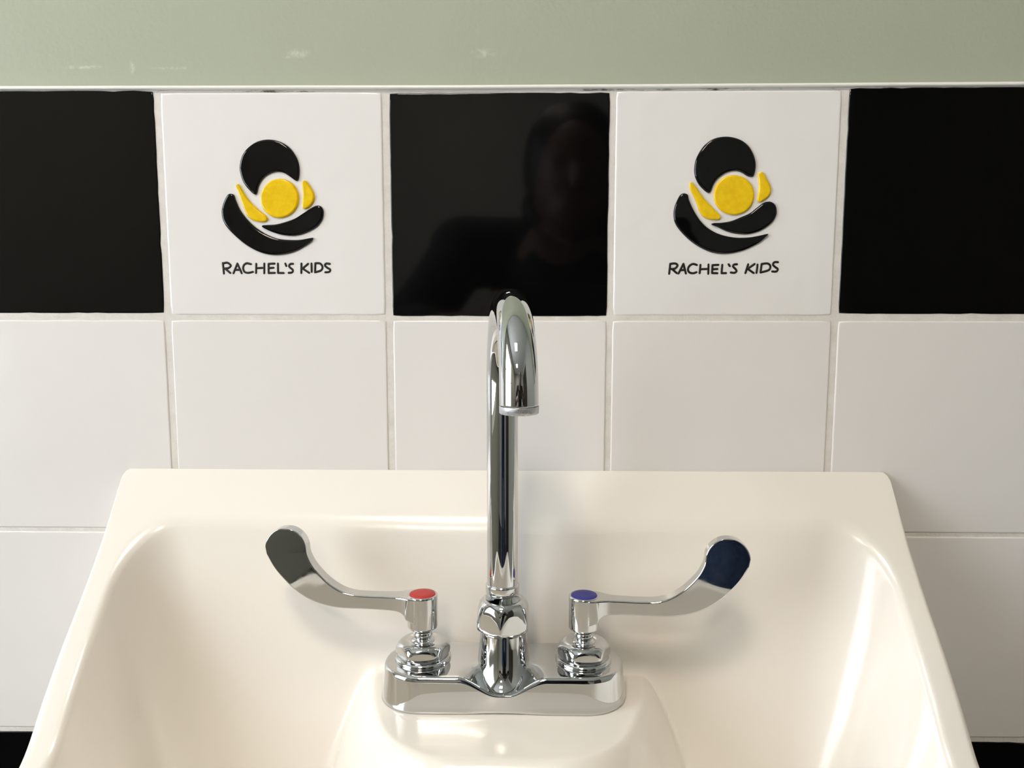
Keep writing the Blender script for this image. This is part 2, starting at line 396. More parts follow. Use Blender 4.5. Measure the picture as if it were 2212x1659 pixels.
for rn, i, lab in (('A', -2, 'glossy black tile left of the left emblem tile'), ('A', 0, 'glossy black tile between the two emblem tiles, behind the spout'),
                   ('A', 2, 'glossy black tile right of the right emblem tile'), ('D', -2, 'black tile low on the wall at the left of the sink'),
                   ('D', 2, 'black tile low on the wall at the right of the sink'),
                   ('A', -4, None), ('A', 4, None), ('A', -6, None), ('A', 6, None)):
    g = G()
    x0, x1 = col_edges(i)
    z0, z1 = rows[rn]
    if rn == 'A' and i != 0:
        z0, z1 = 2.4, 153.4
    elif rn == 'A':
        z0, z1 = 0.5, 150.9
    add_tile(g, x0, x1, z0, z1, 0.7, rad=1.0, seed=i + ord(rn))
    o = g.obj('black_tile', M['tile_black'], wall_back)
    if lab: o['label'] = lab
g = G(); g.box(XL + 1, XR - 1, 0.6, 5.5, FL, 152.2)
g.obj('grout', M['grout'], wall_back)
# stained caulk between the tiles and the white edge strip
g = G()
ring = []
n = 400
prof = [(5.2, 151.2), (0.9, 151.3), (0.1, 152.3), (0.5, 153.9), (5.2, 154.0)]
for k in range(n + 1):
    x = XL + 1 + (XR - XL - 2) * k / n
    wv = noise.noise(Vector((x * 0.05, 0, 0))) * 0.35
    ring.append([(x, yy, zz + (wv if j in (1, 2) else 0)) for j, (yy, zz) in enumerate(prof)])
g.loft(ring)
g.obj('caulk_line', M['caulk'], wall_back)
# white edge strip
g = G()
prof = [(5.2, 153.5), (-0.6, 153.6), (-1.6, 154.1), (-1.9, 154.9), (-1.6, 155.8), (-0.8, 156.3), (5.2, 156.6)]
ring = []
for k in range(n + 1):
    x = XL + 1 + (XR - XL - 2) * k / n
    dz = -0.7 * math.exp(-(x / 230.0) ** 2) + noise.noise(Vector((x * 0.012, 5, 0))) * 0.15
    ring.append([(x, yy, zz + dz) for yy, zz in prof])
g.loft(ring)
struct(g.obj('trim_1', M['trim']))

# ------------------------------------------------------------------ emblem tiles
def raised(pts, base_y, height, rad, cx, cz):
    """raised enamel shape with rounded shoulders from an outline in mm"""
    P = catmull([(x, z, 0) for x, z in pts], 5)
    area = sum(P[i].x * P[(i + 1) % len(P)].y - P[(i + 1) % len(P)].x * P[i].y for i in range(len(P)))
    if area < 0: P.reverse()
    n = len(P)
    nor = []
    for i in range(n):
        t = (P[(i + 1) % n] - P[i - 1]).normalized()
        nor.append(Vector((-t.y, t.x, 0)))
    # the shoulder narrows where the shape narrows, so the tips stay clean
    lim = []
    for i in range(n):
        best = 99.0
        for j in range(n):
            a, c = P[j] - P[i], P[(j + 1) % n] - P[i]
            ca = a.x * nor[i].y - a.y * nor[i].x; cc = c.x * nor[i].y - c.y * nor[i].x
            if ca * cc < 0 and min((i - j) % n, (j - i) % n) > 2:
                t = ca / (ca - cc)
                d = (a + (c - a) * t).dot(nor[i])
                if d > 0.01: best = min(best, d)
        t0 = P[i] - P[i - 1]; t1 = P[(i + 1) % n] - P[i]
        turn = math.atan2(t0.x * t1.y - t0.y * t1.x, t0.dot(t1))
        if turn > 1e-4:
            best = min(best, 1.6 * 0.5 * (t0.length + t1.length) / turn)
        lim.append(best)
    lim = [min(lim[(i + k) % n] for k in range(-5, 6)) for i in range(n)]
    lim = [min(rad, 0.36 * sum(lim[(i + k) % n] for k in range(-5, 6)) / 11) for i in range(n)]
    g = G(); R = []
    for st in range(6):
        a = st / 5 * PI / 2
        h = height * math.sin(a)
        R.append([(cx + P[i].x + nor[i].x * lim[i] * (1 - math.cos(a)), base_y - h, cz + P[i].y + nor[i].y * lim[i] * (1 - math.cos(a))) for i in range(n)])
    R.insert(0, [(p[0], base_y + 0.4, p[2]) for p in R[0]])
    idx = [g.ring(r) for r in R]
    for a, b in zip(idx, idx[1:]):
        g.bridge(a, b)
    cap = idx[-1]
    pts = [Vector((g.v[k][0], g.v[k][2])) for k in cap]
    vs, es, fs = mathutils.geometry.delaunay_2d_cdt(pts, [], [list(range(n))], 1, 1e-5)[:3]
    yy = g.v[cap[0]][1]
    new = g.ring([(v.x, yy, v.y) for v in vs])
    for f in fs:
        g.face([new[k] for k in f], False)
    return g

def emblem_tile(i, label, shapes, letters, cx, cz):
    x0, x1 = col_edges(i)
    g = G(); add_tile(g, x0, x1, 0.8, 152.0, 0.3, rad=1.8, seed=i)
    org = ((x0 + x1) / 2, 2.0, 0.8)
    t = g.obj('emblem_tile', M['tile_logo'], None, org)
    t['label'] = label; t['category'] = 'tile'; t['group'] = 'emblem tiles in the top tile row'
    names = ['emblem_head', 'emblem_circle', 'emblem_sleeve', 'emblem_sleeve', 'emblem_arm', 'emblem_arm']
    for nm, (c, pts) in zip(names, shapes):
        e = raised(pts, 0.0, 1.5, 1.3 if c == 'Y' else 1.5, cx, cz).obj(nm, M['emb_yellow'] if c == 'Y' else M['emb_black'], t, org)
        e['label'] = 'raised glossy yellow enamel shape' if c == 'Y' else 'raised glossy black enamel shape'
    # hand drawn letters: flattened round strokes
    g = G()
    for st in letters:
        P = catmull([(x, z, 0) for x, z in st], 6, False) if len(st) > 2 and not corner(st) else [Vector((x, z, 0)) for x, z in st]
        if len(P) < 6:
            Q = []
            for a, b in zip(P, P[1:]):
                Q += [a.lerp(b, k / 4) for k in range(4)]
            P = Q + [P[-1]]
        for (a, b) in zip(P, P[1:]):
            d = (b - a)
            if d.length < 1e-6: continue
            d.normalize()
            s = Vector((-d.y, d.x, 0))
            r = 0.76
            base = []
            for p in (a, b):
                base.append([(cx + p.x + s.x * r * math.cos(q), -0.45 * math.sin(q) - 0.02, cz + p.y + s.y * r * math.cos(q)) for q in [k * PI / 6 for k in range(7)]])
            A = g.ring(base[0]); B = g.ring(base[1])
            for k in range(6):
                g.face((A[k], A[k + 1], B[k + 1], B[k]))
        for p in P:   # round joins
            top = g.ring([(cx + p.x, -0.47, cz + p.y)])[0]
            r1 = g.ring([(cx + p.x + 0.58 * math.cos(q), -0.34, cz + p.y + 0.58 * math.sin(q)) for q in [k * PI / 6 for k in range(12)]])
            r2 = g.ring([(cx + p.x + 0.76 * math.cos(q), 0.1, cz + p.y + 0.76 * math.sin(q)) for q in [k * PI / 6 for k in range(12)]])
            for k in range(12):
                g.face((top, r1[k], r1[(k + 1) % 12]))
            g.bridge(r1, r2)
    g.obj('lettering', M['letter'], t, org)
    return t

def corner(st):
    """strokes of straight segments keep their corners"""
    return len(st) in (3, 4)

emblem_tile(-1, 'white tile with black and yellow raised emblem, left of the spout', EMBLEM_A, LETTERS_A, -154.6, 76.2)
emblem_tile(1, 'white tile with black and yellow raised emblem, right of the spout', EMBLEM_B, LETTERS_B, 154.3, 76.2)

# ------------------------------------------------------------------ sink
def smooth(a, b, x):
    t = min(max((x - a) / (b - a), 0), 1)
    return t * t * (3 - 2 * t)
ZRY = [(-8, -98), (0, -107), (24, -134), (50, -161), (64, -175), (90, -199), (112, -222), (130, -244), (150, -256), (180, -262), (230, -264), (500, -264)]
def zr(y):
    y = -y
    y = max(y, -6)
    # smoothed interpolation
    def lin(v):
        for (a, b), (c, d) in zip(ZRY, ZRY[1:]):
            if v <= c: return b + (d - b) * (v - a) / (c - a)
        return ZRY[-1][1]
    return sum(lin(y + k) for k in (-6, -3, 0, 3, 6)) / 5
SX = 2.7
NA = 640
def d_outline(hw, yb, yf, rc, ystr=-190):
    """plan outline, clockwise from back middle: back edge yb, side half width hw, straight to ystr, then round to the front yf"""
    pts = []
    # dense polyline then resample by arc length (half, then mirrored)
    half = [(0, yb)]
    k = 24
    half += [(x, yb) for x in [(hw - rc) * j / 30 for j in range(1, 31)]]
    half += [(hw - rc + rc * math.sin(a), yb - rc + rc * math.cos(a)) for a in [PI / 2 * j / k for j in range(1, k + 1)]]
    half += [(hw, yb - rc + (ystr - yb + rc) * j / 30) for j in range(1, 31)]
    m = 80
    for j in range(1, m + 1):
        a = PI / 2 * j / m
        c, s = math.cos(a), math.sin(a)
        half.append((hw * c ** (2 / 4.2), ystr + (yf - ystr) * s ** (2 / 4.2)))
    full = half + [(-x, y) for x, y in reversed(half[1:-1])]
    # resample
    L = [0]
    for a, b in zip(full, full[1:] + full[:1]):
        L.append(L[-1] + math.hypot(a[0] - b[0], a[1] - b[1]))
    tot = L[-1]
    out = []; j = 0
    for i in range(NA):
        t = tot * i / NA
        while L[j + 1] < t: j += 1
        a = full[j]; b = full[(j + 1) % len(full)]
        u = (t - L[j]) / max(L[j + 1] - L[j], 1e-9)
        out.append((a[0] + (b[0] - a[0]) * u, a[1] + (b[1] - a[1]) * u))
    return out

DZ = -235.5        # faucet deck
def deck_z(x, y):
    px, py = abs(x - 8), y
    hw = 91 - 25 * smooth(-50, -165, y)
    # rounded rectangle distance, the deck runs back into the rear wall
    rr = 40
    dx = px - (hw - rr); dy = (-py) - (150 - rr)
    e = math.hypot(max(dx, 0), max(dy, 0)) - rr + min(max(dx, dy), 0)
    e = max(e + 4, 0)
    c = 15.0
    return DZ - (math.sqrt(e * e + c * c) - c) * 3.2
FZ = -392
CY = -225
def smax(a, b, k):
    h = max(k - abs(a - b), 0) / k
    return max(a, b) + h * h * k * 0.25

def sink():
    t = thing('wall_hung_sink', 'cream white ceramic sink hung on the tiled wall, with a sloping raised back', 'sink', (SX, 0, -107))
    org = (SX, 0, -107)
    g = G()
    out = d_outline(271.5, -0.5, -404, 5, -225)
    inn = d_outline(258, -24, -384, 34, -225)
    rings = []
    def at(u, xs, zf):
        pass
    def plan(off_out=0.0, w=None):
        """blend between outer and inner outline"""
        return [(SX + a[0] + (b[0] - a[0]) * w, a[1] + (b[1] - a[1]) * w) for a, b in zip(out, inn)]
    ctr = (SX, CY)
    # underside and outer skirt (from below upward)
    def shrink(pts, s, ys):
        return [(ctr[0] + (x - ctr[0]) * s, ys + (y - ys) * s) for x, y in pts]
    P0 = plan(w=0)
    def yclamp(p): return (p[0], min(p[1], -0.5))
    rings.append([(x, y, FZ - 45) for x, y in [yclamp(q) for q in shrink(P0, 0.35, -90)]])
    rings.append([(x, y, FZ - 38) for x, y in [yclamp(q) for q in shrink(P0, 0.55, -60)]])
    rings.append([(x, y, -370) for x, y in [yclamp(q) for q in shrink(P0, 0.86, -2)]])
    rings.append([(x, y, -330) for x, y in [yclamp(q) for q in shrink(P0, 0.95, -1)]])
    rings.append([(x, y, min(zr(y) - 40, -300 + 0.5 * (zr(y) + 280))) for x, y in [yclamp(q) for q in shrink(P0, 0.985, -1)]])
    Ro = 7.0
    rings.append([(x, y, zr(y) - 22) for x, y in shrink(P0, 0.997, -1)])
    W = [abs(a[0] - b[0]) + abs(a[1] - b[1]) for a, b in zip(out, inn)]
    for k in range(9):
        a = PI / 2 * k / 8
        r = []
        for (ox, oy), (ix, iy) in zip(out, inn):
            Rv = 1.6 + (Ro - 1.6) * smooth(-8, -40, oy)
            ins = Rv * (1 - math.cos(a)); dz = Rv * (1 - math.sin(a))
            L = max(math.hypot(ox - ix, oy - iy), 1)
            w = ins / max(L, Ro * 1.6)
            x = SX + ox + (ix - ox) * w; y = oy + (iy - oy) * w
            r.append((x, y, zr(y) - dz))
        rings.append(r)
    # rim surface
    for q in (0.35, 0.55, 0.7, 0.8):
        r = []
        for (ox, oy), (ix, iy) in zip(out, inn):
            L = max(math.hypot(ox - ix, oy - iy), 1)
            w0 = Ro / max(L, Ro * 1.6)
            w = w0 + (1 - w0) * q
            w = min(w, 1)
            x = SX + ox + (ix - ox) * w; y = oy + (iy - oy) * w
            r.append((x, y, zr(y)))
        rings.append(r)
    # interior: inner outline shrinks towards the drain while a rounded shoulder leads into the bowl
    S = []
    for k in range(13):
        a = 1.08 * k / 12
        S.append(('f', a))
    for k in range(1, 90):
        S.append(('b', (k / 90) ** 1.25))
    Ri = 8.0
    inner0 = []
    for kind, v in S:
        r = []
        for i, (ix, iy) in enumerate(inn):
            dx, dy = -ix, CY - iy
            D = math.hypot(dx, dy)
            if kind == 'f':
                ins = Ri * math.sin(v); dz = Ri * (1 - math.cos(v))
                x = SX + ix + dx / D * ins; y = iy + dy / D * ins
                z = zr(y) - dz
            else:
                s = v
                s0 = Ri * math.sin(1.08) / D
                w = s0 + (1 - s0 - 24 / D) * s
                x = SX + ix + dx * w; y = iy + dy * w
                yr = iy + dy * s0
                z0 = zr(yr) - Ri * (1 - math.cos(1.08))
                rr = 1 - s
                pw = 2.4 + 2.4 * smooth(-120, -40, iy)
                bowl = z0 + (FZ - z0) * (1 - rr ** pw)
                z = smax(bowl, deck_z(x, y), 22)
                if s < 0.12:
                    z = bowl + (z - bowl) * smooth(0, 0.02, s)
            r.append((x, y, z))
        rings.append(r)
    g.loft(rings, cap0=True, cap1=False)
    g.obj('basin', M['sink'], t, org)
    # drain
    g = G()
    g.lathe([(27, FZ - 2), (27, FZ + 1.5), (25, FZ + 2.2), (20, FZ + 1.5), (16, FZ - 4)], (SX, CY), 48, caps=(False, True))
    g.obj('drain', M['chrome'], t, org)
    return t
sink()

# ------------------------------------------------------------------ faucet
FX, FY = 5.1, -74.0
PZ = -213.0          # top of the base plate
def faucet():
    org = (FX, FY, -235)
    t = thing('faucet', 'chrome gooseneck faucet with two wrist blade handles standing on the sink deck', 'faucet', org)
    # ---- base plate
    def rrect(hw, hd, r, n=16):
        pts = []
        for (cx, cy, a0) in ((hw - r, hd - r, 0), (-(hw - r), hd - r, PI / 2), (-(hw - r), -(hd - r), PI), (hw - r, -(hd - r), 1.5 * PI)):
            for k in range(n + 1):
                a = a0 + PI / 2 * k / n
                pts.append((cx + r * math.cos(a), cy + r * math.sin(a)))
            # straight runs
            if a0 in (0, PI):
                s = 1 if a0 == 0 else -1
                m = 60
                for k in range(1, m):
                    pts.append((s * (hw - r) * (1 - 2 * k / m), s * hd))
            else:
                pass
        return pts
    g = G(); rings = []
    for (z, hw, yc, hd, r, A, kz) in ((-235.3, 76.8, -75.6, 26.6, 25.6, -1.2, 0), (-234.4, 77.0, -75.6, 26.8, 25.8, -0.6, 0.05), (-233.6, 77.0, -75.6, 26.8, 25.8, -0.1, 0.1), (-232.4, 76.8, -75.5, 26.7, 25.7, 0.1, 0.2), (-230.5, 76.6, -75.5, 26.6, 25.6, 0.2, 0.25), (-228, 76.3, -75.5, 26.5, 25.4, 0.35, 0.3),
                                  (-224, 75.9, -75.5, 26.3, 25.3, 0.6, 0.36), (-220, 75.4, -75.4, 26.1, 25, 1.0, 0.4),
                                  (-216, 75, -75.4, 25.6, 24.6, 1.6, 0.43), (-214.3, 74.6, -75.4, 25.2, 24.2, 2.0, 0.44), (-213.4, 73.9, -75.4, 24.5, 23.5, 2.2, 0.445), (-213, 72.8, -75.4, 23.4, 22.4, 2.2, 0.445),
                                  (-213, 71.5, -75.4, 22.1, 21, 2, 0.44), (-213, 70, -75.4, 20, 19, 1, 0.42), (-213, 65, -75.4, 16, 15, 0, 0.36), (-213, 58, -75.4, 10, 9, 0, 0.15), (-213, 50, -75.4, 4, 3.5, 0, 0)):
        ring = []
        for x, y in rrect(hw, hd, r):
            b = smooth(27, 3, abs(x)) if y < 0 else 0
            b *= smooth(0, 0.8, -y / hd)
            ring.append((FX + x, yc + y - A * b, -235.3 + (z + 235.3) * (1 - kz * b)))
        rings.append(ring)
    g.loft(rings)
    g.obj('base_plate', M['chrome'], t, org)
    # ---- pillar under the spout
    g = G(); rings = []
    for (z, rx, yf, yb) in ((-227, 18.4, -101.6, -55), (-223.6, 17.6, -100.6, -55.5), (-221.6, 17.3, -98.0, -56), (-219, 17.0, -95.6, -57), (-215.5, 16.6, -93.6, -57.5), (-211, 16.1, -92.0, -58), (-206, 15.6, -90.9, -59), (-200, 15.1, -89.9, -59.5), (-194, 14.6, -89.1, -59.8), (-188, 14.2, -88.4, -60)):
        ring = []
        for k in range(72):
            a = 2 * PI * k / 72
            c, s = math.cos(a), math.sin(a)
            ry = (yb - FY) if s > 0 else (FY - yf)
            e = 1.0
            ring.append((FX + rx * math.copysign(abs(c) ** e, c), FY + ry * math.copysign(abs(s) ** e, s), z))
        rings.append(ring)
    g.loft(rings)
    g.obj('spout_pillar', M['chrome'], t, org)
    # ---- hexagonal spout nut
    def hexer(ap, rot):
        def f(r, z, a):
            b = (a - rot + PI / 6) % (PI / 3) - PI / 6
            h = ap / math.cos(b)
            # soft minimum keeps the flats slightly eased
            k = 0.5
            d = r - h
            return r - 0.5 * (d + math.sqrt(d * d + k * k)) + k * 0.12
        return f
    g = G()
    g.lathe([(13.4, -192.5), (16.2, -192.3), (17.6, -191.4), (18.2, -190), (18.25, -188.5), (17.9, -186), (17.3, -183), (16.6, -180), (15.8, -177.5), (14.8, -175.4), (13.5, -174), (12.4, -173.4), (11.2, -173.3), (10.8, -173.4), (10.62, -174.0)],
            (FX, FY), 144, hexer(15.9, -PI / 2 + PI / 6 - 0.09))
    g.obj('spout_nut', M['chrome'], t, org)
    # ---- spout: collar, riser, arch
    sw = math.radians(6.8)
    dirv = Vector((math.sin(sw), -math.cos(sw), 0))
    R0 = 46.5; zc = -37.0
    def tube(g, path, r, n=56, caps=(True, True)):
        rings = []
        for (p, tg) in path:
            side = Vector((math.cos(sw), math.sin(sw), 0))
            nn = side.cross(tg).normalized()
            rr = r(p) if callable(r) else r
            rings.append([tuple(p + side * rr * math.cos(a) + nn * rr * math.sin(a)) for a in [2 * PI * k / n for k in range(n)]])
        g.loft(rings, *caps)
    base = Vector((FX - 0.6, FY, 0))
    path = [(base + Vector((0, 0, z)), Vector((0, 0, 1))) for z in (-176, -168, -140, -110, -80, -55, zc)]
    for k in range(1, 49):
        a = PI * k / 48
        p = base + dirv * (R0 - R0 * math.cos(a)) + Vector((0, 0, zc + R0 * math.sin(a)))
        tg = dirv * math.sin(a) + Vector((0, 0, math.cos(a)))
        path.append((p, tg))
    endp = base + dirv * 2 * R0
    path.append((endp + Vector((0, 0, zc - 1.5)), Vector((0, 0, -1))))
    g = G(); tube(g, path, 9.65)
    sp = g.obj('spout', M['chrome_tube'], t, org)
    g = G()
    g.lathe([(7.2, zc - 2.0), (7.2, zc - 4.6), (9.2, zc - 4.9), (9.75, zc - 4.5), (9.8, zc - 1.3), (9.68, zc - 1.0)], (endp.x, endp.y), 56, caps=(True, False))
    g.obj('aerator', M['scale'], sp, org)
    g = G()
    g.lathe([(10.6, -178), (10.6, -164.6), (10.4, -163.9), (9.9, -163.5), (9.5, -163.5)], (base.x, base.y), 56)
    g.obj('spout_collar', M['chrome_tube'], sp, org)
    # ---- two valve assemblies and handles
    for sgn, hx, ang, col, word in ((-1, -45.9, -4.5, 'red', 'hot'), (1, 55.6, 6.0, 'blue', 'cold')):
        g = G()
        g.lathe([(17.2, PZ - 0.6), (17.6, PZ + 0.4), (17.5, PZ + 1.5), (16.6, PZ + 2.2), (16.1, PZ + 2.5)], (hx, FY), 96)
        f = hexer(15.3, -PI / 2 + (0.10 if sgn < 0 else 0.07))
        g.lathe([(15.0, PZ + 2.0), (16.0, PZ + 2.8), (16.9, PZ + 4.0), (17.35, PZ + 5.5), (17.3, PZ + 7.0), (16.8, PZ + 8.5), (16.0, PZ + 9.8), (14.8, PZ + 11.0), (13.3, PZ + 11.9), (11.5, PZ + 12.5), (9.6, PZ + 12.6), (8.2, PZ + 12.2), (6.2, PZ + 11.8)],
                (hx, FY), 144, f)
        g.obj('bonnet_nut', M['chrome'], t, org)
        g = G()
        g.lathe([(7.4, PZ + 11), (7.2, PZ + 12.4), (5.6, PZ + 13.2), (5.0, PZ + 13.8), (5.8, PZ + 14.6), (6.3, PZ + 15.8), (6.3, PZ + 16.8), (5.7, PZ + 18.0), (5.0, PZ + 18.4)], (hx, FY), 48)
        vs = g.obj('valve_stem', M['chrome'], t, org)
        g = G()
        g.lathe([(4.8, PZ + 18.3), (5.6, PZ + 18.5), (5.8, PZ + 19.4), (5.7, PZ + 21.5)], (hx, FY), 48)
        g.obj('stem_collar', M['dark_plate'], vs, org)
        # handle: hub plus blade, modelled along +s then turned and mirrored
        T = [(3, -0.45), (7, -0.45), (10, -0.5), (13, -0.7), (17, -0.9), (25, -1), (35.6, -1), (44.1, -0.5), (51.6, 1.7), (59, 6.3), (65, 12), (69.4, 17.6), (72.0, 22.8), (72.9, 26.0)]
        B = [(3, -17), (8.6, -14.6), (10, -12.6), (12.6, -10.9), (17, -10.2), (25, -10), (35.7, -9.8), (47.2, -9.8), (56, -9.3), (66, -7.1), (75.8, -2.8), (85.4, 4.6), (94.0, 14.4), (99.2, 23.8)]
        H = [9.3, 9.0, 8.0, 6.7, 5.6, 5.1, 5.0, 5.0, 4.9, 4.8, 4.6, 4.5, 4.3, 4.2]
        TT = catmull([(a, b, h) for (a, b), h in zip(T, H)], 5, False)
        BB = catmull([(a, b, 0) for (a, b) in B], 5, False)
        st = [(x.x, x.y, y.x, y.y, x.z) for x, y in zip(TT, BB)]
        c, R = (86.5, 27.3), 13.5
        for k in list(range(1, 20)) + [19.4, 19.7, 19.9]:
            a = PI / 2 * k / 20
            e = R - R * math.sin(a); rho = 1.0; h = 4.2
            if e < rho: h = h - rho + math.sqrt(max(rho * rho - (rho - e) ** 2, 0))
            st.append((c[0] - R * math.cos(a), c[1] + R * math.sin(a), c[0] + R * math.cos(a), c[1] + R * math.sin(a), h))
        ca, sa = math.cos(math.radians(ang)), math.sin(math.radians(ang))
        # direction of the blade in plan; ang turns the blade tip towards the wall (left) or towards the room (right)
        def W(s_, y_, z_):
            dx, dy = sgn * ca, (-sa if sgn < 0 else -sa)
            if sgn < 0:
                dx, dy = -ca, math.sin(math.radians(-ang))
            nx, ny = -dy * sgn, dx * sgn
            return (hx + dx * s_ + nx * y_, FY + dy * s_ + ny * y_, -171 + z_)
        g = G(); rings = []
        nseg = 40
        for (tx, tz, bx, bz, h) in st:
            mx, mz = (tx + bx) / 2, (tz + bz) / 2
            ux, uz = (tx - bx) / 2, (tz - bz) / 2
            L = math.hypot(ux, uz)
            rho = min(1.0, L * 0.9, h * 0.9)
            # rounded rectangle in (L, h)
            pts = []
            for (qa, qb, a0) in ((1, 1, 0), (-1, 1, PI / 2), (-1, -1, PI), (1, -1, 1.5 * PI)):
                for k in range(7):
                    a = a0 + PI / 2 * k / 6
                    pts.append((qa * (L - rho) + rho * math.cos(a), qb * (h - rho) + rho * math.sin(a)))
            rings.append([W(mx + ux / L * p, w_, mz + uz / L * p) for p, w_ in pts])
        g.loft(rings)
        g.lathe([(6.0, -193.2), (8.2, -193.1), (9.2, -192.4), (9.6, -191.2), (9.65, -172.2), (9.45, -171.4), (8.9, -171.0), (8.3, -170.95), (8.2, -171.5)], (hx, FY), 64)
        hd = g.obj('handle', M['chrome'], t, org)
        hd['label'] = 'chrome wrist blade handle with a %s dot' % col
        g = G()
        g.lathe([(8.15, -172.0), (8.15, -171.0), (7.9, -170.75), (4, -170.6)], (hx, FY), 48)
        d = g.obj('index_button', M[col], hd, org)
        d['label'] = '%s round %s water mark' % (col, word)
    return t
faucet()

# ------------------------------------------------------------------ the photographer, seen in the black tiles and the chrome
def capsule(g, a, b, ra, rb, n=14):
    """tapered limb with round ends, points in metres"""
    a, b = Vector(a), Vector(b)
    d = (b - a).normalized()
    s = d.orthogonal().normalized(); u = d.cross(s)
    rings = []
    for k in range(1, 5):
        q = PI / 2 * k / 4
        rings.append((a - d * ra * math.cos(q), ra * math.sin(q)))
    for k in range(0, 4):
        q = PI / 2 * k / 4
        rings.append((b + d * rb * math.sin(q), rb * math.cos(q)))
    g.loft([[tuple(c + (s * math.cos(t) + u * math.sin(t)) * r) for t in [2 * PI * i / n for i in range(n)]] for c, r in rings])

def ellipsoid(g, c, r, rot=None, n=24):
    rings = []
    for k in range(1, 14):
        q = -PI / 2 + PI * k / 14
        ring = []
        for i in range(n):
            t = 2 * PI * i / n
            v = Vector((r[0] * math.cos(q) * math.cos(t), r[1] * math.cos(q) * math.sin(t), r[2] * math.sin(q)))
            if rot: v = rot @ v
            ring.append(tuple(Vector(c) + v))
        rings.append(ring)
    g.loft(rings)

def fused(g, name, material, parent, org, voxel, smooth_it=6):
    me = bpy.data.meshes.new(name)
    me.from_pydata([(x - org[0], y - org[1], z - org[2]) for x, y, z in g.v], [], g.f)
    bm = bmesh.new(); bm.from_mesh(me); bmesh.ops.recalc_face_normals(bm, faces=bm.faces); bm.to_mesh(me); bm.free()
    me.materials.append(material)
    o = bpy.data.objects.new(name, me); COL.objects.link(o)
    r = o.modifiers.new('fuse', 'REMESH'); r.mode = 'VOXEL'; r.voxel_size = voxel; r.use_smooth_shade = True
    s = o.modifiers.new('soften', 'SMOOTH'); s.factor = 0.5; s.iterations = smooth_it
    if parent: o.parent = parent
    return o

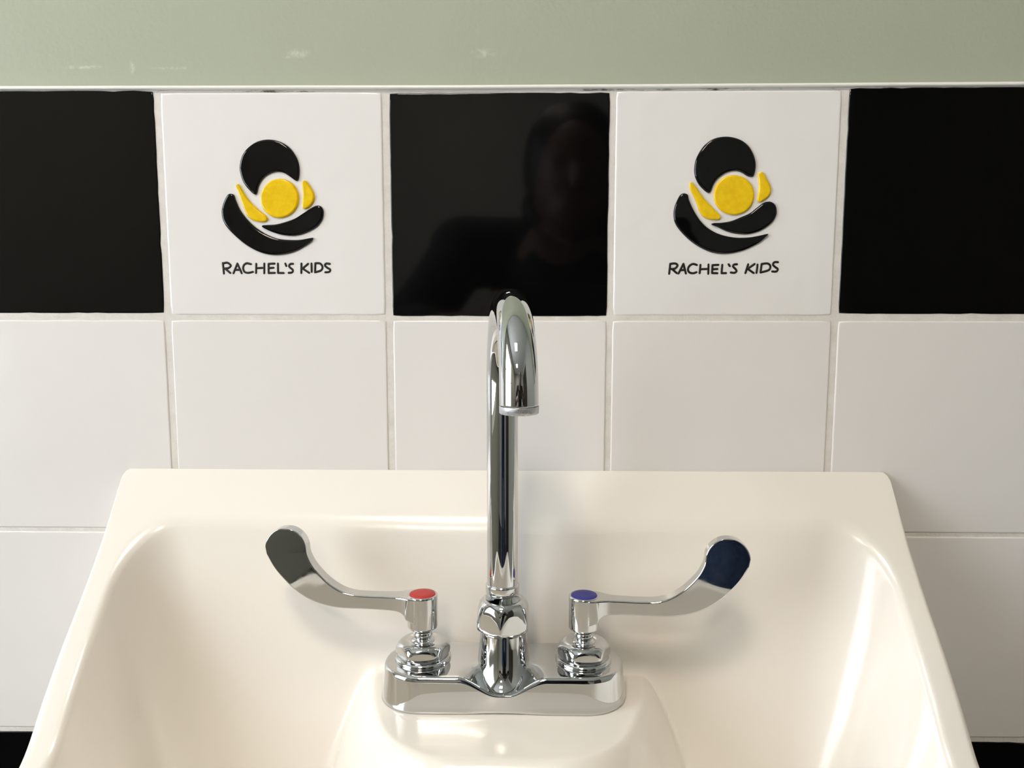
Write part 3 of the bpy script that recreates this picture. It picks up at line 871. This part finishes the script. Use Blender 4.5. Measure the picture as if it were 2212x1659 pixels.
def person():
    skin = mat('skin', (0.16, 0.09, 0.065), 0.5)
    top = mat('dark_knit', (0.012, 0.012, 0.014), 0.85)
    vary(top, noise_node(top, 200, 3), (0.009, 0.009, 0.011), (0.018, 0.018, 0.02))
    jeans = mat('blue_denim', (0.02, 0.04, 0.09), 0.85)
    vary(jeans, noise_node(jeans, 150, 4), (0.014, 0.03, 0.07), (0.03, 0.055, 0.12))
    hairm = mat('dark_hair', (0.012, 0.008, 0.006), 0.5)
    shoe = mat('dark_shoe', (0.02, 0.02, 0.02), 0.6)
    org = (0.09, -1.02, 0.0)
    t = bpy.data.objects.new('person', None); COL.objects.link(t)
    t.location = org
    t['label'] = 'person in dark top and blue jeans leaning forward with a phone, facing the sink'
    t['category'] = 'person'
    hipL, hipR = (-0.005, -1.06, 0.86), (0.185, -1.06, 0.86)
    knL, knR = (-0.03, -1.0, 0.47), (0.21, -1.0, 0.47)
    anL, anR = (-0.03, -1.07, 0.09), (0.21, -1.07, 0.09)
    shL, shR = (-0.10, -0.93, 1.175), (0.27, -0.93, 1.175)
    elL, elR = (-0.19, -0.80, 1.03), (0.33, -0.79, 1.03)
    wrL, wrR = (-0.055, -0.625, 1.05), (0.205, -0.625, 1.05)
    neck = (0.095, -0.89, 1.21); hd = Vector((0.10, -0.85, 1.30))
    g = G()
    # body: trunk, neck, limbs, head and hands fused into one skin
    capsule(g, (0.09, -1.06, 0.88), (0.09, -0.98, 1.08), 0.12, 0.115)
    capsule(g, (0.09, -0.98, 1.08), (0.087, -0.93, 1.13), 0.12, 0.12)
    capsule(g, shL, shR, 0.055, 0.055)
    capsule(g, (0.087, -0.93, 1.15), neck, 0.07, 0.05)
    capsule(g, neck, tuple(hd), 0.05, 0.055)
    for hp, kn, an in ((hipL, knL, anL), (hipR, knR, anR)):
        capsule(g, hp, kn, 0.078, 0.052); capsule(g, kn, an, 0.052, 0.036)
        capsule(g, an, (an[0], an[1] + 0.15, 0.035), 0.038, 0.03)
    for sh, el, wr in ((shL, elL, wrL), (shR, elR, wrR)):
        capsule(g, sh, el, 0.047, 0.037); capsule(g, el, wr, 0.036, 0.024)
    rx = Matrix.Rotation(math.radians(-14), 3, 'X')
    ellipsoid(g, hd, (0.074, 0.092, 0.108), rx)
    ellipsoid(g, hd + Vector((0, 0.03, -0.05)), (0.052, 0.055, 0.06), rx)      # jaw
    capsule(g, hd + Vector((0, 0.088, 0.012)), hd + Vector((0, 0.108, -0.022)), 0.009, 0.013, 10)   # nose
    capsule(g, hd + Vector((-0.02, 0.078, -0.058)), hd + Vector((0.02, 0.078, -0.058)), 0.008, 0.008, 10)   # lips
    for s in (-1, 1):
        ellipsoid(g, hd + Vector((s * 0.075, -0.005, -0.005)), (0.008, 0.018, 0.03), rx, 12)
        ellipsoid(g, hd + Vector((s * 0.03, 0.078, 0.016)), (0.014, 0.01, 0.01), rx, 12)
    # hands: palm behind the phone edge, four bent fingers in front of its back face edge, thumb on the screen side
    for s, wr, ex in ((-1, wrL, 0.006), (1, wrR, 0.149)):
        px = ex + s * 0.012
        palm = Vector((px + s * 0.014, -0.592, 1.066))
        ellipsoid(g, palm, (0.019, 0.034, 0.040), None, 16)
        capsule(g, wr, tuple(palm), 0.024, 0.022)
        for k in range(4):
            z = 1.096 - k * 0.0195
            ln = (0.020, 0.023, 0.022, 0.017)[k]
            a = Vector((px + s * 0.014, -0.572, z)); bb = Vector((px + s * 0.010, -0.5535, z + 0.001)); c = Vector((px - s * (ln * 0.35), -0.5455 - 0.0005, z + 0.001))
            if s < 0: c.x = px - s * 0.002        # the lens end stays clear
            capsule(g, palm + Vector((0, 0.01, z - palm.z)) * 0.8, a, 0.0095, 0.0088, 10); capsule(g, a, bb, 0.0086, 0.0078, 10); capsule(g, bb, c, 0.0076, 0.0068, 10)
        th = Vector((px - s * 0.004, -0.585, 1.088)); tip = Vector((px - s * 0.030, -0.5735, 1.082))
        capsule(g, palm, th, 0.012, 0.0105, 10); capsule(g, th, tip, 0.0105, 0.0085, 10)
    fused(g, 'body', skin, t, org, 0.0045, 4)
    # clothing and hair
    g = G()
    capsule(g, (0.09, -1.06, 0.90), (0.09, -0.98, 1.08), 0.137, 0.132)
    capsule(g, (0.09, -0.98, 1.08), (0.087, -0.93, 1.11), 0.135, 0.128)
    capsule(g, shL, shR, 0.068, 0.068)
    for sh, el, wr in ((shL, elL, wrL), (shR, elR, wrR)):
        m = Vector(el).lerp(Vector(wr), 0.35)
        capsule(g, sh, el, 0.062, 0.051); capsule(g, el, tuple(m), 0.05, 0.045)
    fused(g, 'sweater', top, t, org, 0.008)
    g = G()
    ellipsoid(g, (0.09, -1.065, 0.87), (0.155, 0.125, 0.11))
    for hp, kn, an in ((hipL, knL, anL), (hipR, knR, anR)):
        capsule(g, hp, kn, 0.094, 0.07); capsule(g, kn, an, 0.07, 0.062)
    fused(g, 'jeans', jeans, t, org, 0.008)
    g = G()
    ellipsoid(g, hd + Vector((0, -0.018, 0.022)), (0.09, 0.096, 0.108), rx)
    ellipsoid(g, hd + Vector((0, -0.055, -0.05)), (0.088, 0.06, 0.11), rx)
    fused(g, 'hair', hairm, t, org, 0.006)
    for an in (anL, anR):
        g = G()
        capsule(g, (an[0], an[1] - 0.02, 0.05), (an[0], an[1] + 0.15, 0.042), 0.05, 0.04)
        o = fused(g, 'shoe', shoe, t, org, 0.006)
    # the phone
    ph = bpy.data.meshes.new('phone')
    g = G()
    hw, hh, r = 0.0692, 0.0336, 0.0095
    def rr(ins, z):
        pts = []
        for (qa, qb, a0) in ((1, 1, 0), (-1, 1, PI / 2), (-1, -1, PI), (1, -1, 1.5 * PI)):
            for k in range(8):
                a = a0 + PI / 2 * k / 7
                pts.append((qa * (hw - r) + (r - ins) * math.cos(a), z, qb * (hh - r) + (r - ins) * math.sin(a)))
        return pts
    g.loft([rr(0.002, -0.0035), rr(0.0005, -0.003), rr(0, -0.0015), rr(0, 0.0015), rr(0.0005, 0.003), rr(0.002, 0.0035)])
    ph.from_pydata(g.v, [], g.f)
    pm = mat('dark_phone_metal', (0.03, 0.03, 0.033), 0.3, metal=0.7)
    ph.materials.append(pm)
    o = bpy.data.objects.new('phone', ph); COL.objects.link(o)
    o.location = (0.0775, -0.5562, 1.079)
    o.rotation_euler = (math.radians(-6.6), 0, 0)
    o['label'] = 'dark phone held sideways in both hands in front of the sink'
    o['category'] = 'phone'
    sc = bpy.data.meshes.new('screen')
    g = G(); g.box(-0.060, 0.060, -0.0038, -0.0034, -0.031, 0.031)
    sc.from_pydata(g.v, [], g.f)
    sc.materials.append(mat('phone_glass', (0.01, 0.01, 0.012), 0.08))
    s = bpy.data.objects.new('screen', sc); COL.objects.link(s); s.parent = o
person()
